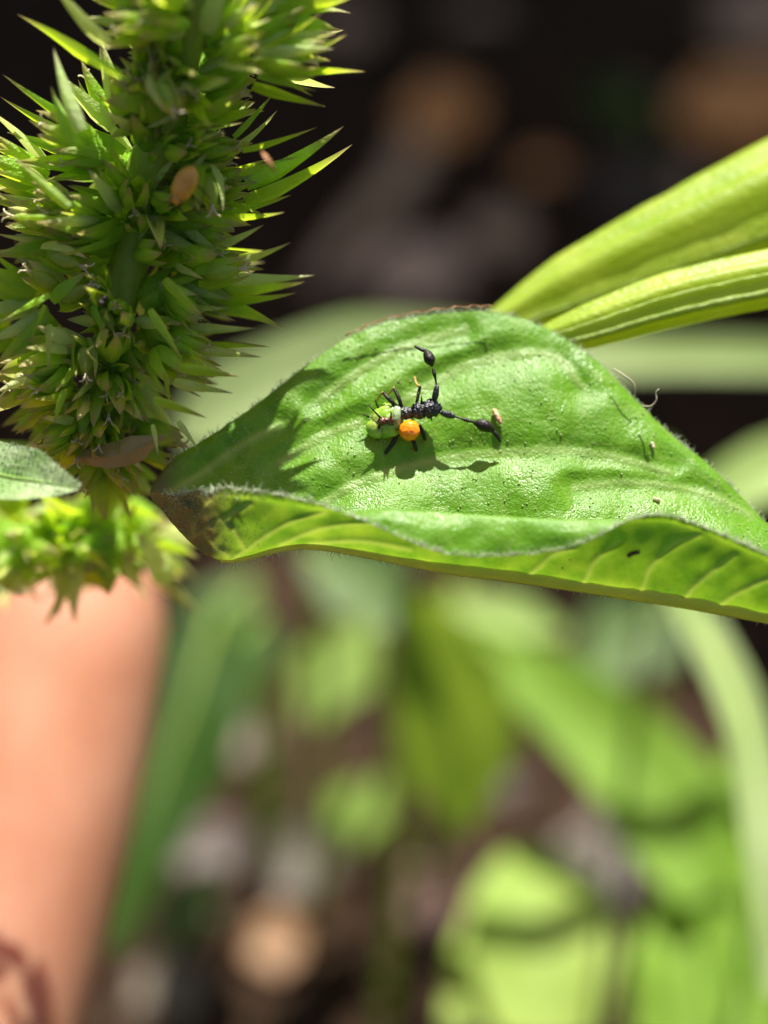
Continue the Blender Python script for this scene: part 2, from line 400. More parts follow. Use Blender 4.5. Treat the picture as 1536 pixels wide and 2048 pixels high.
def weed(name, label, leaves, mat, stem_mat=None, cat='weed', group=None, root=None):
    """leaves: list of (pts in (px,py,d), widths in cm, up vector or None); each leaf's first point joins a stem that goes into the soil"""
    leaves = [([(x, y, d * WK) for x, y, d in pts], [w * WK for w in widths], up) for pts, widths, up in leaves]
    first = P(*leaves[0][0][0])
    g = root or Vector((first.x + random.uniform(-.4, .4), first.y + .8, 0))
    g = Vector((g.x, g.y, soil_h(g.x, g.y) - .4))
    e = empty(name, g); tag(e, label, cat, group)
    for pts, widths, up in leaves:
        b = MB(); q = [P(*p) for p in pts]
        vv, ff, aa, mid = blade_mesh(q, widths, up or Vector((0, -.45, .9)).normalized())
        b.add(vv, ff, 0, aa); lf = b.build('leaf_blade', mat, e)
        b = MB(); b.tube([m - Vector((0, 0, .012)) for m in mid], [max(.012, .045 * (1 - i / len(mid))) for i in range(len(mid))], 6)
        b.build('midrib', M['stalk'], e)
        b = MB(); s0 = q[0]; mdl = (s0 + g) / 2 + Vector((.15, .25, .3))
        sp = cr([g, mdl, s0], 10); b.tube(sp, [.09 - .004 * i for i in range(10)], 8)
        b.build('stem', stem_mat or M['stalk'], e)
    return e
def gm(name, c1, c2, tr, tf=.4, rough=.55): M[name] = plant(name, c1, c2, tr, tf, rough, .7, .2, 6, .2); return M[name]
g_bright = gm('weed_bright', (.14, .27, .02), (.21, .36, .045), (.40, .58, .05))
g_yellow = gm('weed_yellow', (.25, .38, .06), (.34, .45, .10), (.5, .62, .08))
g_pale = gm('weed_pale', (.24, .37, .09), (.34, .45, .16), (.45, .6, .15))
g_silver = gm('weed_silver', (.18, .26, .08), (.28, .36, .15), (.4, .52, .15))
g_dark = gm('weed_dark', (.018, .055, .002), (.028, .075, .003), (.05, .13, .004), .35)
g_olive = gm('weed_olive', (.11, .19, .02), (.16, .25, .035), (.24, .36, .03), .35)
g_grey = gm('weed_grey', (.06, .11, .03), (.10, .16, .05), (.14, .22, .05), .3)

weed('weed_plant', 'drooping bright green oval weed leaf under the folded leaf',
     [([(800, 1180, 14.5), (850, 1300, 15), (910, 1480, 15.6), (930, 1660, 16)], [.08, .30, .52, .46, .05], None)], g_bright)
weed('weed_plant', 'long yellow green arching weed leaf crossing the dark gap under the folded leaf',
     [([(930, 1270, 16), (1120, 1400, 15.8), (1290, 1560, 15.5), (1420, 1790, 15)], [.12, .32, .42, .52, .3], None)], g_bright, root=G(860, 1150))
weed('weed_plant', 'pale tall curved grass blade hanging below the right end of folded leaf',
     [([(1320, 1120, 13.2), (1415, 1280, 12.7), (1490, 1450, 12.1), (1530, 1700, 11.4), (1550, 2000, 10.8)], [.11, .15, .16, .14, .09], None)], g_silver, cat='grass', root=G(1300, 900))
weed('weed_plant', 'small pale green weed leaf just below the folded leaf edge',
     [([(900, 1200, 16.5), (1010, 1235, 16.3), (1130, 1265, 16)], [.05, .26, .06], None)], g_pale)
weed('weed_plant', 'round yellow green weed leaf beside the drooping leaf',
     [([(740, 1240, 18), (670, 1350, 17.6), (620, 1450, 17.2)], [.08, .42, .1], None)], g_olive)
weed('weed_plant', 'olive weed leaf standing over reddish leaf scraps',
     [([(760, 1560, 19), (710, 1630, 18.6), (690, 1710, 18.2)], [.08, .34, .08], None)], g_olive)
weed('weed_plant', 'broad pale yellow weed leaves at the foot of the arching leaf',
     [([(1060, 1700, 16), (1080, 1850, 15.4), (1100, 2080, 14.8)], [.2, .55, .62, .4], None),
      ([(1010, 1760, 16), (980, 1880, 15.6), (930, 2060, 15)], [.1, .25, .3, .2], None)], g_yellow)
weed('weed_plant', 'light green upright weed leaves below the curved grass blade',
     [([(1400, 1780, 15.4), (1390, 1900, 15), (1370, 2100, 14.6)], [.25, .42, .5, .4], None),
      ([(1500, 1500, 15.6), (1480, 1750, 15.2), (1500, 2100, 14.6)], [.2, .35, .35, .3], None)], g_bright)
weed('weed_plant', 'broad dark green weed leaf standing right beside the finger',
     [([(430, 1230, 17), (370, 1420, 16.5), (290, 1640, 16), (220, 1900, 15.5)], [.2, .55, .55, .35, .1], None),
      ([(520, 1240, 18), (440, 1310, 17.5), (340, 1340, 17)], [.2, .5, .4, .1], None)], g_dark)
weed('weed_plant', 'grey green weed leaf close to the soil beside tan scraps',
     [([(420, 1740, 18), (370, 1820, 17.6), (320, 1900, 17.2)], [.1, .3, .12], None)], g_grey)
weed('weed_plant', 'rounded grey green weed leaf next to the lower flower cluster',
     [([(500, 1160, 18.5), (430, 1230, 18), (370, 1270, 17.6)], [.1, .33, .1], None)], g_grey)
weed('weed_plant', 'long grey green blade lying level behind the folded leaf',
     [([(1700, 720, 14.6), (1350, 715, 14.4), (1000, 715, 14.2), (720, 735, 14), (480, 810, 13.8), (360, 875, 13.7)], [.16, .18, .26, .42, .36, .12], Vector((0, -.5, .85)))], g_silver, root=G(1750, 500))
weed('weed_plant', 'pale leaf edge poking out past the right side of folded leaf',
     [([(1640, 900, 13.5), (1530, 945, 13.4), (1440, 1000, 13.3), (1380, 1080, 13.2)], [.2, .24, .2, .05], None)], g_pale, root=G(1800, 700))
weed('weed_plant', 'dull green small leaf on far dark soil',
     [([(1290, 200, 33), (1240, 215, 32.5), (1190, 235, 32)], [.2, .75, .2], None)], g_dark)
weed('weed_plant', 'mid green weed leaf in the gap below the drooping leaf root',
     [([(620, 1100, 16), (720, 1170, 15.8), (810, 1240, 15.5)], [.15, .4, .2], None)], g_grey)
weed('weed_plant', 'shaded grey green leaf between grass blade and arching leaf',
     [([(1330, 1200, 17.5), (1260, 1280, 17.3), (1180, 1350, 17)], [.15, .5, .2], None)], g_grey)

# unseen tall weeds added beyond the top of the picture to shade the soil
def shade_weed(x, y, h, label):
    e = empty('shade_weed', (x, y, 0)); tag(e, label, 'weed', 'unseen weeds added to shade the soil')
    b = MB(); bl = MB()
    for s in range(4):
        a = random.uniform(0, 6.28); top = Vector((x + math.cos(a) * h * .18, y + abs(math.sin(a)) * h * .2, h * random.uniform(.9, 1)))
        base = Vector((x + math.cos(a), y + abs(math.sin(a)), -.4))
        q = [Vector(p) for p in cr([base, (base + top) / 2 + Vector((random.uniform(-1, 1), .5, 1)), top], 12)]
        b.tube(q, [.3 - .018 * i for i in range(12)], 7)
        for k in range(95):
            u = random.uniform(.1, 1) if k < 60 else random.uniform(.72, 1); i = min(10, int(u * 11)); o = q[i].lerp(q[i + 1], u * 11 - i)
            w = random.uniform(0, 6.28); L = random.uniform(6, 12)
            d = Vector((math.cos(w), math.sin(w) * .8 + .15, random.uniform(-.3, .5)))
            mid = o + d * L * .5 + Vector((0, 0, .3)); end = o + d * L - Vector((0, 0, L * .15))
            if min(mid.y, end.y) < 53: continue
            vv, ff, aa, _ = blade_mesh([o, mid, end], [.1, L * .26, L * .24, .04], Vector((0, 0, 1)), .25, 5, 9)
            bl.add(vv, ff, 0, aa)
    b.build('stem', M['stalk'], e); bl.build('crown', g_bright, e)
hs = [92, 97, 101, 99, 103, 100, 102, 98, 99, 92]
for i, h in enumerate(hs):
    shade_weed(-58 + i * 10.5 + random.uniform(-1, 1), 60 + (i % 3) * 4, h, 'unseen tall leafy weed added to shade the bare soil')

# ------------------------------------------------------------------ the folded leaf
LX = np.linspace(300, 2050, 420)
def row(xs, ys, sm=13):
    y = np.interp(LX, xs, ys); k = np.ones(sm) / sm
    yy = np.convolve(np.pad(y, sm // 2, mode='edge'), k, 'valid'); yy[0] = y[0]; return yy
Ey = row([300, 330, 430, 520, 600, 680, 760, 860, 960, 1040, 1110, 1190, 1260, 1340, 1420, 1490, 1536, 1650, 1800, 1950, 2050],
         [985, 925, 866, 804, 740, 682, 646, 628, 620, 634, 664, 715, 788, 868, 930, 1000, 1050, 1150, 1220, 1270, 1292])
Ed = row([300, 500, 900, 1200, 1536, 2050], [10.22, 10.34, 10.53, 10.48, 10.33, 9.9])
My = row([300, 350, 400, 440, 500, 560, 620, 700, 800, 900, 1000, 1100, 1200, 1300, 1400, 1536, 1700, 1900, 2050],
         [988, 1055, 1105, 1122, 1112, 1092, 1086, 1096, 1114, 1130, 1142, 1156, 1171, 1187, 1203, 1228, 1260, 1290, 1300])
Md = row([300, 500, 900, 1200, 1536, 2050], [10.15, 10.0, 9.92, 9.9, 9.88, 9.88])
Gy = row([300, 350, 440, 520, 620, 700, 760, 850, 950, 1050, 1150, 1200, 1250, 1300, 1340, 1400, 1460, 1536, 1700, 1900, 2050],
         [986, 1005, 1002, 1006, 1022, 1026, 1018, 1022, 1030, 1036, 1041, 1042, 1044, 1046, 1050, 1068, 1092, 1126, 1200, 1268, 1297])
Gd = row([300, 450, 700, 900, 1150, 1300, 1536, 2050], [10.12, 9.80, 9.72, 9.70, 9.70, 9.68, 9.66, 9.86])
Ny = row([300, 350, 440, 520, 620, 700, 760, 820, 880, 950, 1050, 1120, 1180, 1230, 1290, 1340, 1400, 1460, 1536, 1700, 1900, 2050],
         [985, 990, 978, 983, 1004, 1030, 1056, 1084, 1106, 1114, 1110, 1100, 1082, 1052, 1030, 1031, 1052, 1076, 1112, 1192, 1266, 1296])
Nd = row([300, 450, 650, 800, 950, 1100, 1250, 1400, 1536, 2050], [10.10, 9.74, 9.65, 9.61, 9.62, 9.62, 9.62, 9.62, 9.60, 9.85])
# cross-section rows far edge -> near edge
def ctrl(i):
    E = np.array([Ey[i], Ed[i]]); Mm = np.array([My[i], Md[i]]); Gg = np.array([Gy[i], Gd[i]]); Nn = np.array([Ny[i], Nd[i]])
    w = abs(Mm[0] - E[0]) / 530
    f = [E + (Mm - E) * k + np.array([0, dd * w]) for k, dd in ((.2, .0), (.42, .03), (.64, .06), (.84, .06))]
    n1 = Mm + (Gg - Mm) * .5 + np.array([0, -.05 * w])
    g2 = (Gg + Nn) / 2 + np.array([-.12 * max(0, Nn[0] - Gg[0]), -.02 * w])
    return [E] + f + [Mm, n1, Gg, g2, Nn]
NT = 130
VEINS = [[(640, 1010), (720, 965), (850, 925), (1000, 905), (1180, 905), (1340, 945)],
         [(770, 835), (800, 806), (870, 765), (950, 725), (1060, 706), (1120, 720), (1160, 770)],
         [(340, 985), (400, 950), (480, 893), (560, 850)],
         [(560, 925), (640, 875), (720, 845)],
         [(1150, 975), (1260, 965), (1400, 985), (1500, 1030)],
         [(640, 800), (720, 742), (820, 690), (930, 660)]]
def seg_dist(px, py, poly):
    best = np.full(px.shape, 1e9)
    for (x0, y0), (x1, y1) in zip(poly[:-1], poly[1:]):
        dx, dy = x1 - x0, y1 - y0; t = np.clip(((px - x0) * dx + (py - y0) * dy) / (dx * dx + dy * dy), 0, 1)
        best = np.minimum(best, np.hypot(px - x0 - t * dx, py - y0 - t * dy))
    return best
SM_VEINS = [[tuple(p) for p in cr(vn, 24)] for vn in VEINS]
UNDER = [[(1060, 1150), (1085, 1128), (1108, 1108), (1150, 1096)], [(1168, 1166), (1180, 1145), (1190, 1122), (1235, 1085)], [(1282, 1184), (1292, 1160), (1305, 1130), (1350, 1090), (1400, 1070)],
         [(1370, 1198), (1392, 1170), (1430, 1140), (1470, 1110)], [(1440, 1212), (1470, 1190), (1520, 1165), (1580, 1150)], [(560, 1090), (640, 1058), (740, 1045), (800, 1050)], [(620, 1088), (720, 1082), (820, 1098)], [(470, 1116), (520, 1080), (580, 1045), (650, 1025)],
         [(330, 1040), (380, 1075), (430, 1045), (500, 1008)], [(385, 1072), (392, 1040), (420, 1000)], [(405, 1062), (430, 1090), (455, 1110)], [(440, 1038), (470, 1065), (490, 1100)]]
SM_UNDER = [[tuple(p) for p in cr(vn, 16)] for vn in UNDER]
LG = np.zeros((len(LX), NT, 3))                # px, py, d of every grid point
for i in range(len(LX)):
    cs = np.array(cr(ctrl(i), NT)); LG[i, :, 0] = LX[i]; LG[i, :, 1] = cs[:, 0]; LG[i, :, 2] = cs[:, 1]
TT = np.linspace(0, 9, NT)[None, :] * np.ones((len(LX), 1)); ENDF = np.clip((LX - 300) / 120, 0, 1)[:, None]
QF = np.min([seg_dist(LG[:, :, 0], LG[:, :, 1], vn) for vn in SM_VEINS], axis=0)
QU = np.min([seg_dist(LG[:, :, 0], LG[:, :, 1], vn) for vn in SM_UNDER], axis=0)
FARM = (TT < 5) & (LG[:, :, 0] < 1600); NEARM = (TT > 5) & (TT < 8)
LG[:, :, 2] += np.where(FARM, ENDF * (.034 * np.exp(-(QF / 30) ** 2) - .010 * np.exp(-(QF / 6) ** 2) - .016 * np.exp(-((QF - 75) / 45) ** 2)) + .02 * np.clip(1 - TT / .35, 0, 1), 0)
LG[:, :, 2] -= np.where(NEARM, ENDF * (.012 * np.exp(-(QU / 6) ** 2) - .005 * np.exp(-((QU - 22) / 14) ** 2)), 0)
VEINMASK = np.where(FARM, np.exp(-(QF / 8) ** 2) * .9, 0) + np.where(NEARM, np.exp(-(QU / 5) ** 2) * .55, 0)
for i in range(len(LX)):
    e = float(ENDF[i, 0])
    for j in range(NT):
        x, y, d = LG[i, j]
        LG[i, j, 2] += e * (.03 * noise.noise(Vector((x * .006, y * .008, 1.3))) + .012 * noise.noise(Vector((x * .022, y * .022, 4))))
    cr_ = max(0, min(1, (520 - LX[i]) / 90)) * min(1, (LX[i] - 300) / 40)
    if cr_ > 0:                                # left end: crinkled
        for j in range(int(NT * 5 / 9), NT):
            LG[i, j, 2] += cr_ * .035 * noise.noise(Vector((LX[i] * .035, LG[i, j, 1] * .04, 8)))
            LG[i, j, 1] += cr_ * 6 * noise.noise(Vector((LX[i] * .05, LG[i, j, 1] * .03, 5)))
    for j in (0, NT - 1): LG[i, j, 1] += 2.0 * noise.noise(Vector((LX[i] * .06, j, 2)))
LW = [[P(*LG[i, j]) for j in range(NT)] for i in range(len(LX))]
leaf = empty('amaranth_leaf', LW[-1][72])
tag(leaf, 'large folded green leaf carrying the tiny black and orange bug', 'leaf')
v = [p for r in LW for p in r]
f = [(i * NT + j, i * NT + j + 1, (i + 1) * NT + j + 1, (i + 1) * NT + j) for i in range(len(LX) - 1) for j in range(NT - 1)]
me = bpy.data.meshes.new('blade'); me.from_pydata([tuple(p) for p in v], [], f); me.materials.append(M['leaf'])
me.update()
mi = (220 * (NT - 1) + 34)
if me.polygons[mi].normal.dot(VIEW) < 0: me.flip_normals()
me.polygons.foreach_set('use_smooth', [True] * len(f))
at = me.attributes.new('dry', 'FLOAT', 'POINT')  # mask for the spike's shade, painted brown on the left end
tip_shade = []
for i in range(len(LX)):
    for j in range(NT):
        x, y, d = LG[i, j]; t = j / (NT - 1) * 9
        k = max(0, min(1, (490 - x) / 70)) if t > 5 else max(0, min(1, (395 - x) / 70))
        tip_shade.append(k * .9)
at.data.foreach_set('value', tip_shade)
at = me.attributes.new('vein', 'FLOAT', 'POINT'); at.data.foreach_set('value', VEINMASK.reshape(-1).astype(float).tolist())
link('blade', me, leaf)
def normal_at(i, j):
    i = min(max(i, 1), len(LX) - 2); j = min(max(j, 1), NT - 2)
    n = (LW[i + 1][j] - LW[i - 1][j]).cross(LW[i][j + 1] - LW[i][j - 1]).normalized()
    return n if n.dot(VIEW + U * .3) > 0 else -n
FAR_J = int(NT * 5 / 9)
def leaf_far(px, py):
    """depth and normal of the far half at a photo pixel"""
    i = int(np.clip(np.searchsorted(LX, px), 1, len(LX) - 1)); u = (px - LX[i - 1]) / (LX[i] - LX[i - 1])
    colm = LG[i - 1, :FAR_J] * (1 - u) + LG[i, :FAR_J] * u
    j = int(np.clip(np.searchsorted(colm[:, 1], py), 1, FAR_J - 1)); w = (py - colm[j - 1, 1]) / max(1e-6, colm[j, 1] - colm[j - 1, 1])
    return float(colm[j - 1, 2] * (1 - w) + colm[j, 2] * w), normal_at(i, j)
def on_leaf(px, py, up=0.0):
    d, n = leaf_far(px, py); return P(px, py, d - up)
# midrib under the fold and its petiole
b = MB(); ids = list(range(34, len(LX), 6)); mj = int(round(5 / 9 * (NT - 1)))
b.tube([P(LX[i], My[i] + 3, Md[i] + .012) for i in ids], [.010 + .034 * min(1, (LX[i] - 430) / 500) for i in ids], 10)
b.build('midrib', M['midrib'], leaf)
b = MB(); pe = [P(LX[-1] - 10, My[-1], Md[-1]), P(2300, 1330, 9.95), P(2600, 1330, 10.2)]
b.tube(cr(pe, 10), .075, 10); b.build('petiole', M['petiole'], leaf)
def xi(x): return min(len(LX) - 2, int(np.searchsorted(LX, x)))
# short hairs along the margins and the midrib, pimples on the upper side
b = MB()
def hair(p, d, L, r=.0028):
    m = p + d * L * .55; s = Vector((random.uniform(-1, 1), random.uniform(-1, 1), random.uniform(-1, 1))) * L * .35
    b.tube([p, m, p + d * L + s], [r, r * .8, r * .3], 4, cap=False)
for _ in range(900):
    i = random.randrange(6, 364); u = random.random()
    p = LW[i][NT - 1].lerp(LW[i + 1][NT - 1], u)
    d = (U * random.uniform(.1, 1) + X * random.uniform(-.8, .8) + VIEW * random.uniform(-.4, .8)).normalized(); hair(p, d, random.uniform(.015, .045))
for _ in range(420):
    i = random.randrange(6, 352); u = random.random(); p = LW[i][0].lerp(LW[i + 1][0], u)
    hair(p, (U * random.uniform(.2, 1) + X * random.uniform(-.7, .9)).normalized(), random.uniform(.01, .035), .0022)
for _ in range(260):
    i = random.randrange(34, 352); p = P(LX[i], My[i] + 10, Md[i] + .0)
    hair(p, (-U * random.uniform(.3, 1) + X * random.uniform(-.8, .8)).normalized(), random.uniform(.012, .045), .0022)
for _ in range(420):
    i = random.randrange(6, 56); j = random.randrange(int(NT * .6), NT); 
    hair(LW[i][j], (VIEW + U * random.uniform(-.8, .8) + X * random.uniform(-.8, .8)).normalized(), random.uniform(.01, .03), .0022)
tag(b.build('leaf_hairs', M['hair'], leaf), None, None, None, 'stuff')
b = MB()
for _ in range(2600):
    i = random.randrange(36, 364); j = random.randrange(2, FAR_J - 1)
    if noise.noise(Vector((LX[i] * .012, LG[i, j, 1] * .012, 7))) < random.uniform(-.35, .35): continue
    p = LW[i][j].lerp(LW[i + 1][j + 1], random.random()); n = normal_at(i, j); r = random.choice([.003, .003, .0035, .004, .006])
    a = n.orthogonal().normalized(); c = n.cross(a)
    b.blob(p + n * r * .5, (a * r, c * r, n * r), 6, 4)
tag(b.build('leaf_pimples', M['papilla'], leaf), None, None, None, 'stuff')

# specks and scraps lying on the leaf
def crumb_on(name, label, pts, r, mat, cat, place):
    b = MB(); q = [place(*p) for p in pts]; n = len(q) * 3
    q = cr(q, n); b.tube(q, [r * (.55 + .5 * abs(math.sin(i * 1.3 + .4))) for i in range(n)], 7)
    return tag(b.build(name, mat), label, cat)
crumb_on('plant_crumb', 'tiny reddish brown crumb on the leaf beside an antenna tip', [(988, 820, .02), (994, 832, .035), (1002, 848, .025)], .016, M['crumb'], 'crumb', on_leaf)
crumb_on('plant_crumb', 'tiny cream crumb on the shaded upper right of the leaf', [(1303, 884, .01), (1308, 897, .015)], .010, M['stigma'], 'crumb', on_leaf)
crumb_on('plant_crumb', 'tiny pinkish crumb near the curled right edge of the leaf', [(1306, 997, .01), (1320, 1000, .02)], .012, M['stigma'], 'crumb', on_leaf)
def under_pt(px, py, up):
    i = xi(px); js = range(mj, int(NT * 7 / 9)); j = min(js, key=lambda k: abs(LG[i, k, 1] - py)); return P(px, py, LG[i, j, 2] - .015 - up)
crumb_on('dirt_speck', 'black oblong dirt speck on the pale underside of the leaf', [(1256, 1112, .0), (1266, 1106, .01), (1278, 1104, .0)], .014, M['dark_crumb'], 'dirt', under_pt)
for k, (px, py, r, lab) in enumerate([(1140, 1120, .006, 'minute black speck on leaf underside beside the pale midrib'), (1191, 1109, .005, 'minute black speck on leaf underside right under the curled margin'), (1125, 1136, .006, 'minute black speck touching the pale midrib')]):
    b = MB(); b.blob(under_pt(px, py, .0), (X * r, U * r * .8, F * r), 7, 5, 0, .4); tag(b.build('dirt_speck', M['dark_crumb']), lab, 'dirt')
b = MB(); q = cr([P(1284, 812, 10.30), P(1302, 812, 10.26), P(1313, 800, 10.24), P(1312, 786, 10.24), P(1318, 778, 10.23)], 18)
b.tube(q, .0045, 5); tag(b.build('plant_fibre', M['fibre']), 'thin curled fibre standing off the upper right leaf edge', 'fibre')
b = MB(); q = cr([P(1226, 738, 10.36), P(1250, 752, 10.33), P(1268, 768, 10.32), P(1270, 790, 10.33)], 16)
b.tube(q, .004, 5); tag(b.build('plant_fibre', M['fibre']), 'thin dark fibre lying along the upper right leaf edge', 'fibre')
b = MB(); q = cr([P(690, 672, 10.36), P(760, 640, 10.38), P(850, 622, 10.4), P(930, 613, 10.42), P(985, 612, 10.4)], 26)
b.tube([p + U * (.006 * math.sin(i * 1.9)) for i, p in enumerate(Vector(w) for w in q)], [.0035 + .002 * math.sin(i * 2.3) for i in range(26)], 5)
tag(b.build('plant_fibre', M['husk']), 'brown dry thread along the far rim of the leaf', 'fibre')

# ------------------------------------------------------------------ green stalks behind the leaf
def stalk(name, label, pts, hw, ribs, mat):
    e_pts = [P(*p) for p in pts]; e = empty(name, e_pts[-1]); tag(e, label, 'stalk')
    n = 40; q = [Vector(p) for p in cr(e_pts, n)]; ws = np.interp(np.linspace(0, 1, n), np.linspace(0, 1, len(hw)), hw)
    b = MB(); v = []; ns = 28
    for i in range(n):
        t = (q[min(i + 1, n - 1)] - q[max(i - 1, 0)]).normalized(); sd = t.cross(VIEW).normalized(); nn = sd.cross(t).normalized()
        for j in range(ns):
            a = 2 * math.pi * j / ns
            g = 1 + .13 * math.cos(a * 6 + .6)+ .03 * noise.noise(Vector((i * .4, j * .8, 3)))
            v.append(q[i] + sd * math.cos(a) * ws[i] * g + nn * math.sin(a) * ws[i] * .62 * g)
    f = [(i * ns + j, i * ns + (j + 1) % ns, (i + 1) * ns + (j + 1) % ns, (i + 1) * ns + j) for i in range(n - 1) for j in range(ns)]
    f += [tuple(range(ns)), tuple((n - 1) * ns + j for j in range(ns))[::-1]]
    b.add(v, f); b.build('stem', mat, e)
    for off, r in ribs:
        b = MB(); w = []
        for i in range(n):
            t = (q[min(i + 1, n - 1)] - q[max(i - 1, 0)]).normalized(); sd = t.cross(VIEW).normalized(); nn = sd.cross(t).normalized()
            a = math.pi / 2 + off; w.append(q[i] + sd * math.cos(a) * ws[i] * 1.0 + nn * math.sin(a) * ws[i] * .64 + U * (.006 * noise.noise(Vector((i * .9, off, 1)))))
        b.tube(w, [r * (.6 + .5 * i / n) * (1 + .35 * noise.noise(Vector((i * 1.1, off, 0)))) for i in range(n)], 7); b.build('ridge', M['petiole_rib'], e)
    return e
stalk('leaf_stalk', 'thick lime green stalk rising behind the leaf, upper of the forked pair',
      [(985, 655, 11.15), (1130, 585, 11.2), (1330, 500, 11.2), (1560, 405, 11.2), (1900, 255, 11.2)], [.08, .19, .27, .34, .38], [(-.5, .012)], M['petiole'])
stalk('leaf_stalk', 'slimmer lime green stalk with rough pale ridges, lower of the forked pair',
      [(1060, 690, 10.62), (1180, 652, 10.6), (1350, 598, 10.6), (1560, 553, 10.6), (1900, 490, 10.6)], [.06, .115, .145, .15, .16], [(-.55, .016), (.1, .011)], M['petiole'])

# ------------------------------------------------------------------ flower spike
def bract_mesh(name, mat, wid, bend, awn, cup, nr=8, nc=5):
    b = MB(); v = []; a = []
    for i in range(nr):
        u = i / (nr - 1)
        w = wid * (min(1, .55 + 1.8 * u) * (1 - u) ** awn + .01)
        for j in range(nc):
            s = j / (nc - 1) * 2 - 1
            v.append((w * s, bend * u * u - cup * w * (1 - s * s) , u)); a.append(u)
    f = [(i * nc + j, i * nc + j + 1, (i + 1) * nc + j + 1, (i + 1) * nc + j) for i in range(nr - 1) for j in range(nc - 1)]
    b.add(v, f, 0, a); return b.mesh(name, mat)
BR = [bract_mesh('bract', M['bract'], .17, .10, .85, .9), bract_mesh('bract', M['bract'], .15, -.12, .95, 1.0), bract_mesh('bract', M['bract'], .20, .2, .8, .8),
      bract_mesh('bract', M['bract'], .14, .05, 1.0, .7), bract_mesh('bract', M['bract_pale'], .16, .15, .9, .9), bract_mesh('bract', M['bract_pale'], .19, -.1, .8, .9)]
TP = [bract_mesh('tepal', M['bract'], .27, .14, .75, .8), bract_mesh('tepal', M['bract'], .24, .22, .85, .9), bract_mesh('tepal', M['bract_pale'], .27, .18, .7, .8), bract_mesh('tepal', M['bract'], .31, .07, .65, .7)]
def capsule_mesh():
    b = MB(); v = []; a = []; nr, nc = 9, 10
    for i in range(nr):
        u = i / (nr - 1); r = .36 * math.sin(math.pi * min(1, u ** .8 * 1.0)) ** .8 * (1 if u < .75 else 1 - (u - .75) * 1.6) + .015
        for j in range(nc):
            w = 2 * math.pi * j / nc; k = 1 + .06 * math.cos(w * 5)
            v.append((r * k * math.cos(w), r * k * math.sin(w) * .85, u)); a.append(u)
    f = [(i * nc + j, i * nc + (j + 1) % nc, (i + 1) * nc + (j + 1) % nc, (i + 1) * nc + j) for i in range(nr - 1) for j in range(nc)]
    b.add(v, f, 0, a); return b.mesh('seed_capsule', M['capsule'])
def stigma_mesh():
    b = MB()
    for k in range(3):
        w = k * 2.1 + .4; d = Vector((math.cos(w), math.sin(w), 0))
        q = cr([Vector((0, 0, .94)), Vector((0, 0, 1.08)) + d * .06, Vector((0, 0, 1.22)) + d * .18, Vector((0, 0, 1.24)) + d * .34], 9)
        b.tube(q, [.04 * (1 + .5 * (i % 2)) * (1 - i / 14) for i in range(9)], 5)
    return b.mesh('stigma', M['stigma'])
CAP = capsule_mesh(); STG = stigma_mesh()

AX = [(412, -130, 9.50), (405, -60, 9.54), (385, 60, 9.62), (330, 250, 9.98), (275, 450, 10.25), (235, 650, 10.33), (205, 820, 10.4), (200, 930, 10.55), (212, 1005, 11.1), (150, 1060, 11.35), (0, 1092, 11.5), (-190, 1115, 11.7)]
axp = [Vector(p) for p in cr([P(*q) for q in AX], 80)]
spike = empty('flower_spike', P(200, 960, 10.6))
tag(spike, 'bristly green flower spike with spiny bracts and seed capsules beside the leaf', 'flower spike')
b = MB(); b.tube(axp, [.11 + .03 * math.sin(i * .3) for i in range(80)], 10); b.build('stalk', M['stalk'], spike)
axpx = [proj(p) for p in axp]
def frame_mat(o, d, roll, s):
    d = d.normalized(); x = d.orthogonal().normalized(); x = Matrix.Rotation(roll, 3, d) @ x; y = d.cross(x)
    m = Matrix((x, y, d)).transposed().to_4x4()
    return Matrix.Translation(o) @ m @ Matrix.Diagonal((*s, 1))
items = []       # (kind, matrix, visibility score)
def add_bract(base, tip, mesh=None, wid=1.0, prio=0, inward=None):
    d = tip - base; L = d.length
    # turn the hollow side of the bract towards the spike axis
    near = min(axp, key=lambda a: (a - base).length); out = (base - near); out = out - d.normalized() * out.dot(d.normalized())
    if out.length < 1e-4: out = U.copy()
    if inward is not None: out = -(inward - d.normalized() * inward.dot(d.normalized()))
    z = d.normalized(); y = (-out).normalized(); y = (Matrix.Rotation(random.uniform(-.5, .5), 3, z) @ y); x = y.cross(z).normalized(); y = z.cross(x)
    m = Matrix.Translation(base) @ Matrix((x, y, z)).transposed().to_4x4() @ Matrix.Diagonal((L * wid, L, L, 1))
    items.append((mesh or random.choice(BR), m, prio + (base - axp[20]).dot(VIEW) * 1.0 + random.random() * .3))
# envelope half-width (px) of the spike, left and right, along the picture height
YS = [-350, -150, -60, 30, 120, 195, 265, 330, 420, 520, 620, 700, 780, 850, 920]
RL = [60, 120, 210, 250, 170, 100, 250, 390, 430, 420, 400, 330, 270, 200, 120]
RR = [60, 120, 250, 340, 330, 150, 170, 280, 240, 300, 310, 270, 220, 180, 110]
clusters = []
for yy in range(-90, 900, 80):
    i = min(range(80), key=lambda k: abs(axpx[k][1] - yy)); a = axp[i]; ax = axpx[i]
    t = (axp[min(i + 1, 79)] - axp[max(i - 1, 0)]).normalized()
    nphi = 6; ph0 = random.random() * 6
    for k in range(nphi):
        phi = ph0 + k * 2 * math.pi / nphi + random.uniform(-.25, .25)
        cx, cz = math.cos(phi), math.sin(phi)          # cx right, cz towards camera
        if cz < -.75 or (170 < yy < 260 and random.random() < .35): continue
        R = np.interp(yy, YS, RR if cx > 0 else RL) * PXL(ax[2]) * random.uniform(.78, 1.16)
        if random.random() < .1: continue
        out = X * (cx * R) + VIEW * (cz * min(R, .46))
        o = a + out * random.uniform(.42, .58) + U * random.uniform(-.09, .09)
        clusters.append((o, out, yy, R, cz))
tri_stuff = MB(); caps = []
